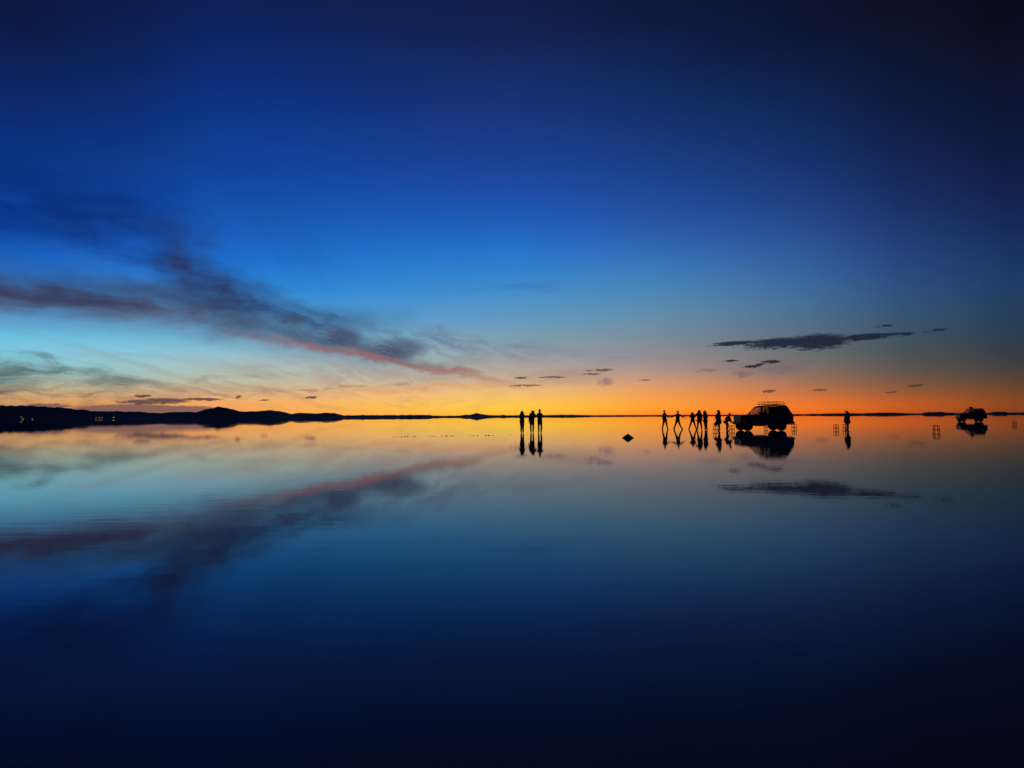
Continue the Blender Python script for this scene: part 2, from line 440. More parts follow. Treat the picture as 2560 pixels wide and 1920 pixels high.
bp = nt.nodes.new('ShaderNodeBump'); bp.inputs['Strength'].default_value = 1.0; bp.inputs['Distance'].default_value = 1.0
nt.links.new(hgt, bp.inputs['Height']); nt.links.new(bp.outputs[0], b.inputs['Normal'])
M['brine'] = wm


# ------------------------------------------------------------------ mesh helpers
def tag(o, label=None, cat=None, group=None, kind=None):
    for k, v in (('label', label), ('category', cat), ('group', group), ('kind', kind)):
        if v:
            o[k] = v
    return o


def obj(name, me, material, parent=None, smooth=False):
    if isinstance(me, bmesh.types.BMesh):
        bm = me; me = bpy.data.meshes.new(name)
        bmesh.ops.recalc_face_normals(bm, faces=bm.faces)
        bm.to_mesh(me); bm.free()
    o = bpy.data.objects.new(name, me)
    col.objects.link(o)
    if material:
        me.materials.clear(); me.materials.append(M[material])
    if smooth:
        me.polygons.foreach_set('use_smooth', [True] * len(me.polygons))
    if parent:
        o.parent = parent
    return o


def empty(name, loc, rz=0, **kw):
    o = bpy.data.objects.new(name, None)
    o.empty_display_size = .2
    col.objects.link(o); o.location = loc; o.rotation_euler.z = rz
    return tag(o, **kw)


def box(bm, a, b_, bev=0.0):
    """axis-aligned box from corner a to corner b_"""
    r = bmesh.ops.create_cube(bm, size=1)
    vs = r['verts']
    for v in vs:
        v.co = Vector(((a[i] + b_[i]) / 2 + v.co[i] * (b_[i] - a[i]) for i in range(3)))
    if bev:
        es = list({e for v in vs for e in v.link_edges})
        bmesh.ops.bevel(bm, geom=es, offset=bev, segments=2, affect='EDGES')


def nbm():
    return bmesh.new()


def tube(bm, pts, rad, n=8, cap=True):
    pts = [Vector(p) for p in pts]
    if not hasattr(rad, '__len__'):
        rad = [rad] * len(pts)
    if cap:                                     # rounded ends
        d0 = (pts[0] - pts[1]).normalized(); d1 = (pts[-1] - pts[-2]).normalized()
        pts = [pts[0] + d0 * rad[0] * .7] + pts + [pts[-1] + d1 * rad[-1] * .7]
        rad = [rad[0] * .55] + list(rad) + [rad[-1] * .55]
    rings = []
    ref = None
    for i, p in enumerate(pts):
        d = (pts[min(i + 1, len(pts) - 1)] - pts[max(i - 1, 0)]).normalized()
        if ref is None:
            ref = d.orthogonal().normalized()
        ref = (ref - d * ref.dot(d))
        ref = ref.normalized() if ref.length > 1e-6 else d.orthogonal().normalized()
        s = d.cross(ref)
        rings.append([bm.verts.new(p + (ref * math.cos(k * 2 * math.pi / n) + s * math.sin(k * 2 * math.pi / n)) * rad[i]) for k in range(n)])
    for a, c in zip(rings, rings[1:]):
        for k in range(n):
            bm.faces.new((a[k], a[(k + 1) % n], c[(k + 1) % n], c[k]))
    bm.faces.new(rings[0][::-1]); bm.faces.new(rings[-1])


def ball(bm, c, r, seg=12):
    rr = bmesh.ops.create_uvsphere(bm, u_segments=seg, v_segments=max(6, seg // 2 + 2), radius=1)
    for v in rr['verts']:
        v.co = Vector((c[0] + v.co.x * r[0], c[1] + v.co.y * r[1], c[2] + v.co.z * r[2]))


def skin_mesh(verts, edges, radii, sub=1):
    me = bpy.data.meshes.new('tmp_skin')
    me.from_pydata([tuple(v) for v in verts], edges, [])
    o = bpy.data.objects.new('tmp_skin', me)
    col.objects.link(o)
    o.modifiers.new('s', 'SKIN')
    sv = me.skin_vertices[0].data
    for i, r in enumerate(radii):
        sv[i].radius = (r * 1.18, r * 1.18) if not hasattr(r, '__len__') else (r[0] * 1.18, r[1] * 1.18)
        sv[i].use_root = (i == 0)
    s2 = o.modifiers.new('u', 'SUBSURF'); s2.levels = sub; s2.render_levels = sub
    dg = bpy.context.evaluated_depsgraph_get()
    out = bpy.data.meshes.new_from_object(o.evaluated_get(dg))
    bpy.data.objects.remove(o); bpy.data.meshes.remove(me)
    return out


# ------------------------------------------------------------------ setting: brine sheet and hills
bm = nbm()
# radial sheet: fine near the camera, reaching far past the hills
rad_ = [0, 5, 20, 80, 300, 1500, 8000, 40000, 90000]
rings = [[bm.verts.new((0, 0, 0))]]
for r_ in rad_[1:]:
    rings.append([bm.verts.new((r_ * math.cos(k * math.pi / 24), r_ * math.sin(k * math.pi / 24), 0)) for k in range(48)])
for k in range(48):
    bm.faces.new((rings[0][0], rings[1][k], rings[1][(k + 1) % 48]))
for a, c in zip(rings[1:], rings[2:]):
    for k in range(48):
        bm.faces.new((a[k], c[k], c[(k + 1) % 48], a[(k + 1) % 48]))
tag(obj('water', bm, 'brine'), kind='structure')


def range_of_hills(name, prof, dist, depth, jag, step=6):
    """prof: (column, rows above the horizon) -> a ridge with slopes on both sides, at its distance"""
    xs = np.array([p[0] for p in prof], float); hs = np.array([p[1] for p in prof], float)
    bm = nbm(); rows = []
    cross = [(-1, 0), (-.8, .10), (-.55, .36), (-.3, .72), (-.1, .96), (0, 1), (.2, .85), (.55, .4), (1, 0)]
    x = xs[0]
    while x <= xs[-1] + .1:
        d = pdir(x, hz(x)); d.z = 0; d.normalize()
        h = float(np.interp(x, xs, hs)) / FPX * dist * (FPX / math.hypot(FPX, x - W / 2)) * (1.0 if dist < 10000 else .82)
        h += jag * h * mnoise.fractal(Vector((x * .05, dist * .001, 0)), .9, 2, 5) if h > 0 else 0
        row = []
        for (c, k) in cross:
            wob = mnoise.fractal(Vector((x * .02, c * 2, dist * .01)), .9, 2, 4)
            z = max(0, h * k * (1 + (.22 * wob if 0 < k < .9 else 0))) - 1.0
            row.append(bm.verts.new((d.x * (dist + (c + .12 * wob * (1 - k)) * depth), d.y * (dist + (c + .12 * wob * (1 - k)) * depth), z)))
        rows.append(row); x += step
    for a, c in zip(rows, rows[1:]):
        for k in range(len(cross) - 1):
            bm.faces.new((a[k], c[k], c[k + 1], a[k + 1]))
    return tag(obj(name, bm, 'earth', smooth=True), kind='structure')


range_of_hills('hills', [(-500, 24), (-350, 38), (-200, 30), (-100, 37), (0, 36), (40, 34), (80, 35), (110, 31), (150, 30), (190, 25), (240, 20), (290, 19), (340, 18), (400, 14), (440, 17),
                         (490, 16), (520, 24), (540, 29), (570, 26), (600, 17), (640, 17), (678, 20), (700, 17), (730, 10), (745, 13), (770, 12), (790, 10), (815, 13),
                         (835, 12), (850, 8), (858, 6), (870, 0)], 9000, 1100, .10)
range_of_hills('low_hills', [(830, 0), (850, 6), (900, 7), (907, 9), (920, 7), (1000, 7), (1075, 7), (1082, 4), (1150, 4), (1240, 4), (1310, 4), (1340, 3.5), (1400, 5), (1440, 4.5), (1480, 3), (1560, 3), (1700, 2.5),
                             (1830, 2.5), (2000, 3), (2050, 4), (2100, 5), (2130, 5), (2160, 4), (2200, 6.5), (2240, 6), (2270, 3.5), (2306, 3), (2312, 6.5), (2335, 7.5), (2360, 6.5), (2390, 4), (2470, 4),
                             (2485, 6.5), (2515, 7), (2520, 4), (2560, 5), (2700, 6), (2900, 9), (3200, 5), (3300, 0)], 16000, 1600, .25, 5)
range_of_hills('far_mountain', [(1125, 0), (1150, 4), (1163, 7), (1175, 6.5), (1184, 9), (1192, 12), (1200, 9), (1210, 7.5), (1222, 5), (1250, 4), (1258, 6), (1266, 4), (1290, 0)], 30000, 3000, .05, 3)

# lit houses at the foot of the hills
houses = [(53, 7.5, 'lit house standing highest on the hillside at the far left'), (57, 3.0, 'lit house below the highest one at the far left foot of the hills'),
          (81, 3.0, 'dim lit house standing alone right of the far left pair'), (240, 4.5, 'first lit house from the left in the village row at the hill foot'),
          (248, 4.5, 'second lit house from the left in the village row at the hill foot'), (254, 5.0, 'third lit house from the left in the village row at the hill foot'),
          (284, 5.0, 'brightest lit house at the right end of the village row')]
for i, (px, hgt_px, lab) in enumerate(houses):
    d = pdir(px, hz(px)); d.z = 0; d.normalize()
    dist = 7700 - 20 * hgt_px if hgt_px < 6 else 7900
    base = max(0, hgt_px - 2.2) / FPX * dist * .8
    hs = empty('house', (d.x * dist, d.y * dist, base), math.atan2(-d.x, d.y), label=lab, cat='house', group='lit houses under the hills')
    big = 1.25 if i == 6 else (0.8 if i in (2, 3) else 1.0)
    w_, dp, h_ = 8 * big, 6, 5 * big
    bm = nbm(); box(bm, (-w_, -dp, -base - 1), (w_, dp, h_)); obj('wall', bm, 'adobe', hs)
    bm = nbm()
    a = [bm.verts.new(v) for v in ((-w_ - .6, -dp - .6, h_), (w_ + .6, -dp - .6, h_), (w_ + .6, dp + .6, h_), (-w_ - .6, dp + .6, h_), (-w_ - .6, 0, h_ + 3), (w_ + .6, 0, h_ + 3))]
    for f in ((0, 1, 5, 4), (2, 3, 4, 5), (1, 2, 5), (3, 0, 4), (3, 2, 1, 0)):
        bm.faces.new([a[k] for k in f])
    obj('roof', bm, 'roofing', hs)
    for sx in (-.55, 0, .55):
        bm = nbm(); box(bm, (sx * w_ - 1.7 * big, -dp - .15, h_ * .3), (sx * w_ + 1.7 * big, -dp + .1, h_ * .8)); obj('window', bm, 'lit', hs)

# salt: one dark heap and a broken line of lumps
p = place(1570, 55.2)
bm = nbm()
n_ = 22; lev = [(0.345, -.01), (.335, .012), (.255, .072), (.165, .135), (.075, .20), (.02, .243), (0.0, .25)]
prev = None
for (rr, z) in lev:
    if rr == 0:
        top = bm.verts.new((0, 0, z))
        for k in range(n_):
            bm.faces.new((prev[k], prev[(k + 1) % n_], top))
        break
    ring = []
    for k in range(n_):
        a = k * 2 * math.pi / n_
        w_ = 1 + .07 * mnoise.noise(Vector((math.cos(a) * 2, math.sin(a) * 2, z * 14)))
        ring.append(bm.verts.new((rr * w_ * math.cos(a), rr * w_ * math.sin(a), z + (.008 * mnoise.noise(Vector((a * 3, z * 30, 1))) if z > .02 else 0))))
    if prev:
        for k in range(n_):
            bm.faces.new((prev[k], prev[(k + 1) % n_], ring[(k + 1) % n_], ring[k]))
    prev = ring
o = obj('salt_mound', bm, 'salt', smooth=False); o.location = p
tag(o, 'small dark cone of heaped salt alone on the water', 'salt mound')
for (cx, w_px) in ((1190, 5), (1215, 4), (1258, 7), (1285, 8), (1310, 7), (1358, 6), (1376, 6), (1505, 4), (1530, 7), (1548, 4), (1605, 6), (1640, 8), (1656, 5), (1690, 9), (1708, 5),
                   (1850, 4), (1880, 8), (1912, 7), (1985, 9), (2012, 9), (2050, 7), (2195, 5)):
    pp = place(640 + cx / 3.456, 49.5 - (cx - 1190) * .0035 + random.uniform(-.5, .5))
    s_ = CAMH / 48 * w_px / 2 * .62
    bm = nbm()
    r = bmesh.ops.create_icosphere(bm, subdivisions=2, radius=1)
    for v in r['verts']:
        k = 1 + .35 * mnoise.noise(v.co * 1.7 + Vector((cx, 0, 0)))
        v.co = Vector((v.co.x * s_ * k, v.co.y * s_ * .8 * k, max(-.02, v.co.z * (.022 + .12 * s_) * k)))
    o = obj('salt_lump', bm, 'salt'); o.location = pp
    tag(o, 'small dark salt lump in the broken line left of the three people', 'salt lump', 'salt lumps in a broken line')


# ------------------------------------------------------------------ stools
def stool(px, dy, rz, label, size=.29, h=.46, parts={}):
    e = empty('stool', place(px, dy), rz, label=label, cat='stool', group='wooden stools on the wet salt')
    key = (size, h)
    if key not in parts:
        s = size / 2; lst = []
        bm = nbm()
        box(bm, (-s, -s, h - .035), (s, s, h), .008)
        lst.append(('seat', bm))
        for sx in (-1, 1):
            for sy in (-1, 1):
                bm = nbm(); tube(bm, [(sx * (s - .008), sy * (s - .008), -.004), (sx * (s - .03), sy * (s - .03), h - .03)], .021, 6, False); lst.append(('leg', bm))
        zr = .135
        for k in (-1, 1):
            bm = nbm(); tube(bm, [(-s + .02, k * (s - .015), zr), (s - .02, k * (s - .015), zr)], .016, 6, False); lst.append(('rung', bm))
            bm = nbm(); tube(bm, [(k * (s - .015), -s + .02, zr + .03), (k * (s - .015), s - .02, zr + .03)], .016, 6, False); lst.append(('rung', bm))
        ms = []
        for nm, bm in lst:
            me = bpy.data.meshes.new(nm); bmesh.ops.recalc_face_normals(bm, faces=bm.faces); bm.to_mesh(me); bm.free(); ms.append((nm, me))
        parts[key] = ms
    for nm, me in parts[key]:
        obj(nm, me, 'wood', e)
    return e


stool(2090.5, 38.0, math.radians(24), 'small wooden stool standing free left of the lone walking person')
stool(2113.5, 36.6, math.radians(8), 'small wooden stool just behind the legs of the lone walking person')
stool(2341, 44.5, math.radians(33), 'nearest small wooden stool, alone between the lone walker and the far car', .31, .48)
stool(2536, 28.0, math.radians(15), 'farthest small wooden stool, at the right edge beyond the far car')
st_f = stool(1789, 40.2, math.radians(14), 'small wooden stool carrying the dark bag, left of the parked car')
stool(1830, 39.6, math.radians(12), 'small wooden stool under the front bumper of the parked car')
stool(1914.8, 34.4, math.radians(40), 'small wooden stool glimpsed under the parked car between its wheels', .27)
stool(1985.5, 35.6, math.radians(10), 'small wooden stool right behind the rear bumper of the parked car')

# the bag on the stool
bm = nbm()
ball(bm, (0.02, 0, .12), (.17, .15, .13), 16)
for v in bm.verts:
    zz = v.co.z
    v.co.x += .30 * max(0, zz - .05) ; v.co.x *= 1.05 - .5 * max(0, zz - .1)
    v.co.z = max(.002, v.co.z * 1.15); v.co += Vector((1, .6, .3)) * .02 * mnoise.noise(v.co * 9)
bagE = empty('bag', st_f.location + Vector((0, 0, .46)), 0, label='dark slumped bag resting on the stool left of the parked car', cat='bag')
obj('bag_body', bm, 'bag', bagE, True)
bm = nbm(); tube(bm, [(.0, -.03, .24), (.05, -.05, .30), (.12, -.04, .30), (.14, -.02, .23)], .011, 6); obj('handle', bm, 'bag', bagE, True)


# ------------------------------------------------------------------ people
def person(label, crop, dy, base, J, hem, top, legs, hair, shoes=False, face=(0, 1), tw=.165, bulk=1.2, hemw=None, legcut=.0, group=None):
    """J: joints read off the photograph (crop coordinates, third value is depth in metres)"""
    ox, oy, scl = crop
    s = CAMH / dy / scl
    xc = (J['al'][0] + J['ar'][0]) / 2
    root = empty('person', place(ox + xc / scl, dy), 0, label=label, cat='person', group=group)

    def P(k):
        v = J[k]
        return Vector(((v[0] - xc) * s, v[2] if len(v) > 2 else 0.0, (base - v[1]) * s))
    fx, fy = face
    fwd = Vector((fx, fy, 0)).normalized(); side = Vector((fwd.y, -fwd.x, 0))
    head, neck, pel = P('head'), P('neck'), P('pel')
    shl, shr, ell, elr, wl, wr = P('shl'), P('shr'), P('ell'), P('elr'), P('wl'), P('wr')
    kl, kr, al, ar = P('kl'), P('kr'), P('al'), P('ar')
    al.z = max(al.z, .075); ar.z = max(ar.z, .075)
    # feet a little apart in depth if seen from the side
    chest = neck.lerp(pel, .34); waist = neck.lerp(pel, .70)
    sd = (shr - shl).normalized()
    hl = pel + sd * -.085 + Vector((0, 0, -.06)); hr = pel + sd * .085 + Vector((0, 0, -.06))
    tdir = (chest - pel).normalized()
    skull = head + Vector((0, 0, .035)); jaw = head + fwd * .025 + Vector((0, 0, -.06))
    nk2 = neck.lerp(head, .45)
    feet = {}
    V = [pel, waist, chest, neck, nk2, jaw, skull]
    Rr = [(.135, .115), (.125, .10), (.15, .11), (.075, .07), (.055, .055), (.066, .074), (.082, .094)]
    E = [(0, 1), (1, 2), (2, 3), (3, 4), (4, 5), (5, 6)]

    def add(v, r, parent):
        V.append(v); Rr.append(r); E.append((parent, len(V) - 1)); return len(V) - 1
    palms = []
    for (sh, elb, wri) in ((shl, ell, wl), (shr, elr, wr)):
        i = add(sh, .062, 2); mid = add(sh.lerp(elb, .5), .05, i); j = add(elb, .041, mid)
        m2 = add(elb.lerp(wri, .35), .039, j); k = add(wri, .027, m2)
        d = (wri - elb).normalized()
        pm = add(wri + d * .055, (.036, .022), k); add(wri + d * .085, (.034, .018), pm)
        palms.append((wri, d))
    for (hip, kn, an) in ((hl, kl, al), (hr, kr, ar)):
        i = add(hip, .088, 0); mid = add(hip.lerp(kn, .5), .075, i); j = add(kn, .06, mid)
        cf = add(kn.lerp(an, .35), .064, j); k = add(an, .046, cf)
        f1 = add(Vector((an.x, an.y, .038)) + fwd * -.03, .040, k)
        f2 = add(Vector((an.x, an.y, .034)) + fwd * .08, .042, k)
        add(Vector((an.x, an.y, .022)) + fwd * .17, (.032, .02), f2)
    me = skin_mesh(V, E, Rr, 1)
    bm = nbm(); bm.from_mesh(me); bpy.data.meshes.remove(me)
    # nose, ears
    fc = head + fwd * .10
    tube(bm, [fc + Vector((0, 0, .03)), fc + fwd * .022 + Vector((0, 0, -.012))], [.009, .014], 6)
    for q_ in (-1, 1):
        ball(bm, head + side * q_ * .080 + Vector((0, 0, .0)), (.012 + .012 * abs(fwd.x), .012 + .012 * abs(fwd.y), .030), 8)
    # fingers and thumb, slightly curled
    for n_, (wri, d) in enumerate(palms):
        up = Vector((0, 0, 1)) if abs(d.z) < .7 else fwd
        acr = d.cross(up).normalized(); nrm = acr.cross(d).normalized()
        if acr.dot(fwd) < 0 and abs(d.z) >= .7:
            acr = -acr
        for f_ in range(4):
            b0 = wri + d * .085 + acr * (-.027 + .018 * f_)
            L = (.070, .082, .076, .060)[f_]
            p1 = b0 + d * L * .45; p2 = p1 + d * L * .28 - nrm * L * .16; p3 = p2 + d * L * .16 - nrm * L * .18
            tube(bm, [b0, p1, p2, p3], [.0095, .009, .008, .007], 6)
        t0 = wri + d * .03 - acr * .025
        tube(bm, [t0, t0 + d * .03 - acr * .028, t0 + d * .058 - acr * .030 - nrm * .012], [.012, .010, .008], 6)
    obj('body', bm, 'skin', root, True)
    for q_ in (-1, 1):
        bm = nbm(); ball(bm, head + fwd * .092 + side * q_ * .032 + Vector((0, 0, .022)), (.012, .012, .012), 8); obj('eye', bm, 'eye', root, True)
    # jacket
    z_h = (base - hem) * s
    hx = (kl.x + kr.x) / 2 * .35 + pel.x * .65
    tx, ty = tw * bulk, .135 * bulk
    V2 = [chest, waist, pel, neck + Vector((0, 0, -.01))]
    side_on = abs(fx) > .5
    rad = lambda a, c: (c, a) if side_on else (a, c)
    R2 = [(tx, ty), (tx * .92, ty), (tx * .96, ty), (.10, .095)]
    E2 = [(0, 1), (1, 2), (0, 3)]
    if pel.z - z_h > .06:
        hw = hemw if hemw else tx * .95
        V2.append(Vector((hx, pel.y, z_h + .03))); R2.append((hw, ty * .95)); E2.append((2, len(V2) - 1))
    for (sh, elb, wri) in ((shl, ell, wl), (shr, elr, wr)):
        n0 = len(V2)
        V2 += [sh, sh.lerp(elb, .5), elb, elb.lerp(wri, .5), wri]
        R2 += [.078 * bulk, .066 * bulk, .058 * bulk, .053, .044]
        E2 += [(0, n0), (n0, n0 + 1), (n0 + 1, n0 + 2), (n0 + 2, n0 + 3), (n0 + 3, n0 + 4)]
    obj('jacket', skin_mesh(V2, E2, R2, 1), top, root, True)
    # trousers or shorts
    V3 = [pel]; R3 = [(tw * .86, .125)]; E3 = []
    for (hip, kn, an) in ((hl, kl, al), (hr, kr, ar)):
        n0 = len(V3)
        if legcut > .3:
            V3 += [hip, hip.lerp(kn, .5), hip.lerp(kn, .88)]; R3 += [.10, .085, .075]; E3 += [(0, n0), (n0, n0 + 1), (n0 + 1, n0 + 2)]
        else:
            V3 += [hip, hip.lerp(kn, .5), kn, kn.lerp(an, .5), kn.lerp(an, .93 - legcut)]; R3 += [.10, .084, .066, .058, .050]
            E3 += [(0, n0), (n0, n0 + 1), (n0 + 1, n0 + 2), (n0 + 2, n0 + 3), (n0 + 3, n0 + 4)]
    obj('shorts' if legcut > .3 else 'trousers', skin_mesh(V3, E3, R3, 1), legs, root, True)
    back = -fwd
    if hair == 'short':
        bm = nbm(); ball(bm, skull + back * .018 + Vector((0, 0, .012)), (.092, .092, .092), 14)
        for v in bm.verts:
            v.co += (v.co - skull).normalized() * .006 * mnoise.noise(v.co * 30)
        bmesh.ops.delete(bm, geom=[v for v in bm.verts if (v.co - skull).dot(fwd) > .045 and v.co.z < skull.z + .035], context='VERTS')
        obj('hair', bm, 'hair', root, True)
    elif hair == 'long':
        bot = neck.lerp(chest, .55) + back * .10
        V4 = [skull + back * .012 + Vector((0, 0, .008)), head + back * .04 + Vector((0, 0, -.05)), neck + back * .075, bot]
        obj('hair', skin_mesh(V4, [(0, 1), (1, 2), (2, 3)], [(.092, .098), (.098, .08), (.145, .06), (.15, .04)], 2), 'hair', root, True)
    else:                                        # hood
        V4 = [skull + back * .018 + Vector((0, 0, .014)), head + back * .045 + Vector((0, 0, -.04)), neck + back * .07 + Vector((0, 0, .01)), neck.lerp(chest, .5) + back * .11]
        obj('hood', skin_mesh(V4, [(0, 1), (1, 2), (2, 3)], [(.102, .106), (.11, .09), (.135, .085), (.12, .06)], 2), top, root, True)
    return root


C3 = (1240, 1000, 10.37); C8 = (1640, 1000, 11.85); C5 = (1800, 980, 9.218); C6 = (2040, 980, 8.508)
TRIO = 'three people looking at the sunset'; CREW = 'people beside the parked car'
person('person in a knee-length coat with long hair, leftmost of the three', C3, 41.4, 893,
       dict(head=(680, 334), neck=(678, 385), pel=(676, 575), shl=(640, 412), shr=(716, 412), ell=(612, 475), elr=(734, 475), wl=(650, 510, .16), wr=(706, 510, .16),
            kl=(656, 728), kr=(703, 728), al=(652, 870), ar=(704, 870)), 715, 'olive', 'denim', 'long', tw=.175, hemw=.115, group=TRIO)
person('hooded person with one elbow out, middle of the three', C3, 41.2, 891,
       dict(head=(962, 326), neck=(953, 378), pel=(935, 570), shl=(892, 410), shr=(1006, 405), ell=(872, 500), elr=(1030, 455), wl=(860, 580), wr=(995, 495, .14),
            kl=(902, 735), kr=(968, 735), al=(908, 868), ar=(962, 868)), 655, 'maroon', 'navy', 'hood', tw=.19, legcut=.5, group=TRIO)
person('person in shorts holding both hands at the chest, rightmost of the three', C3, 41.4, 893,
       dict(head=(1136, 320), neck=(1136, 370), pel=(1138, 575), shl=(1088, 400), shr=(1186, 398), ell=(1064, 448, .06), elr=(1206, 448, .06), wl=(1108, 440, .28), wr=(1164, 440, .28),
            kl=(1108, 730), kr=(1178, 730), al=(1108, 868), ar=(1170, 868)), 640, 'navy', 'black', 'short', tw=.17, legcut=.5, group=TRIO)
person('person at the left end of the group, holding the hand of the next', C8, 34.3, 890,
       dict(head=(258, 362), neck=(258, 410), pel=(268, 600), shl=(218, 438), shr=(302, 438), ell=(208, 525), elr=(345, 505), wl=(216, 590), wr=(402, 520),
            kl=(212, 765), kr=(322, 765), al=(184, 872), ar=(338, 872)), 685, 'black', 'navy', 'short', face=(.35, -1), tw=.17, group=CREW)
person('person with legs wide and both arms stretched out, second in the group', C8, 34.4, 890,
       dict(head=(660, 378), neck=(658, 422), pel=(645, 620), shl=(614, 450), shr=(702, 450), ell=(528, 500), elr=(780, 500), wl=(440, 523), wr=(838, 540),
            kl=(568, 785), kr=(720, 778), al=(528, 872), ar=(766, 868)), 690, 'maroon', 'black', 'short', face=(.4, -1), tw=.16, group=CREW)
person('shorter person with hands on hips and legs apart in the group', C8, 34.4, 880,
       dict(head=(1090, 388), neck=(1092, 428), pel=(1094, 595), shl=(1056, 450), shr=(1130, 450), ell=(996, 492), elr=(1176, 494), wl=(1046, 540, -.06), wr=(1138, 540, -.06),
            kl=(1020, 755), kr=(1152, 748), al=(972, 862), ar=(1192, 862)), 630, 'grey', 'denim', 'long', face=(0, -1), tw=.145, group=CREW)
person('tallest broad person with an arm raised towards the one with hands on hips', C8, 36.8, 910,
       dict(head=(1296, 326), neck=(1292, 382), pel=(1288, 610), shl=(1232, 415), shr=(1350, 415), ell=(1192, 450), elr=(1364, 520), wl=(1165, 470, -.12), wr=(1345, 590, -.12),
            kl=(1240, 775), kr=(1350, 775), al=(1220, 890), ar=(1354, 890)), 660, 'black', 'black', 'hood', face=(-.2, -1), tw=.215, bulk=1.1, group=CREW)
person('narrow person in a long coat with long hair, right of the tallest', C8, 36.4, 902,
       dict(head=(1462, 335), neck=(1465, 388), pel=(1468, 620), shl=(1432, 425), shr=(1500, 425), ell=(1418, 515), elr=(1530, 490), wl=(1440, 590, -.12), wr=(1498, 560, -.15),
            kl=(1460, 775), kr=(1502, 775), al=(1456, 882), ar=(1504, 882)), 735, 'navy', 'denim', 'long', face=(0, -1), tw=.17, hemw=.13, group=CREW)
person('hooded person standing at the stool with the bag, facing left', C8, 39.0, 932,
       dict(head=(1846, 324), neck=(1862, 380), pel=(1862, 640), shl=(1862, 425, -.17), shr=(1866, 425, .17), ell=(1835, 520, -.2), elr=(1818, 510, .2), wl=(1790, 500, -.15), wr=(1790, 560, .2),
            kl=(1866, 790, -.08), kr=(1884, 790, .08), al=(1874, 914, -.09), ar=(1892, 914, .09)), 690, 'grey', 'black', 'hood', face=(-1, 0), tw=.19, bulk=1.12, group=CREW)
person('person bent forward, pushing at the front of the parked car', C5, 38.4, 893,
       dict(head=(238, 520), neck=(220, 560), pel=(142, 668), shl=(208, 584, -.17), shr=(208, 584, .17), ell=(222, 640, -.2), elr=(222, 640, .2), wl=(262, 688, -.18), wr=(262, 688, .18),
            kl=(182, 768, -.1), kr=(176, 765, .1), al=(152, 876, -.1), ar=(160, 876, .1)), 660, 'black', 'navy', 'short', face=(1, 0), tw=.15, group=CREW)
person('lone hooded person walking left, far from the group on the right', C6, 37.8, 787,
       dict(head=(658, 392), neck=(674, 432), pel=(674, 600), shl=(676, 460, -.17), shr=(680, 460, .17), ell=(655, 528, -.2), elr=(660, 530, .2), wl=(622, 580, -.18), wr=(632, 585, .15),
            kl=(670, 695, -.08), kr=(682, 695, .08), al=(674, 772, -.09), ar=(686, 772, .09)), 625, 'navy', 'black', 'hood', face=(-1, 0), tw=.18, bulk=1.12)


# ------------------------------------------------------------------ cars
def quad_panel(bm, pts, th=.012):
    """a thin slab on four or more points"""
    pts = [Vector(p) for p in pts]
    n = (pts[1] - pts[0]).cross(pts[2] - pts[0]).normalized() * th
    a = [bm.verts.new(p) for p in pts]; b_ = [bm.verts.new(p + n) for p in pts]
    bm.faces.new(a[::-1]); bm.faces.new(b_)
    for k in range(len(pts)):
        k2 = (k + 1) % len(pts)
        bm.faces.new((a[k], a[k2], b_[k2], b_[k]))


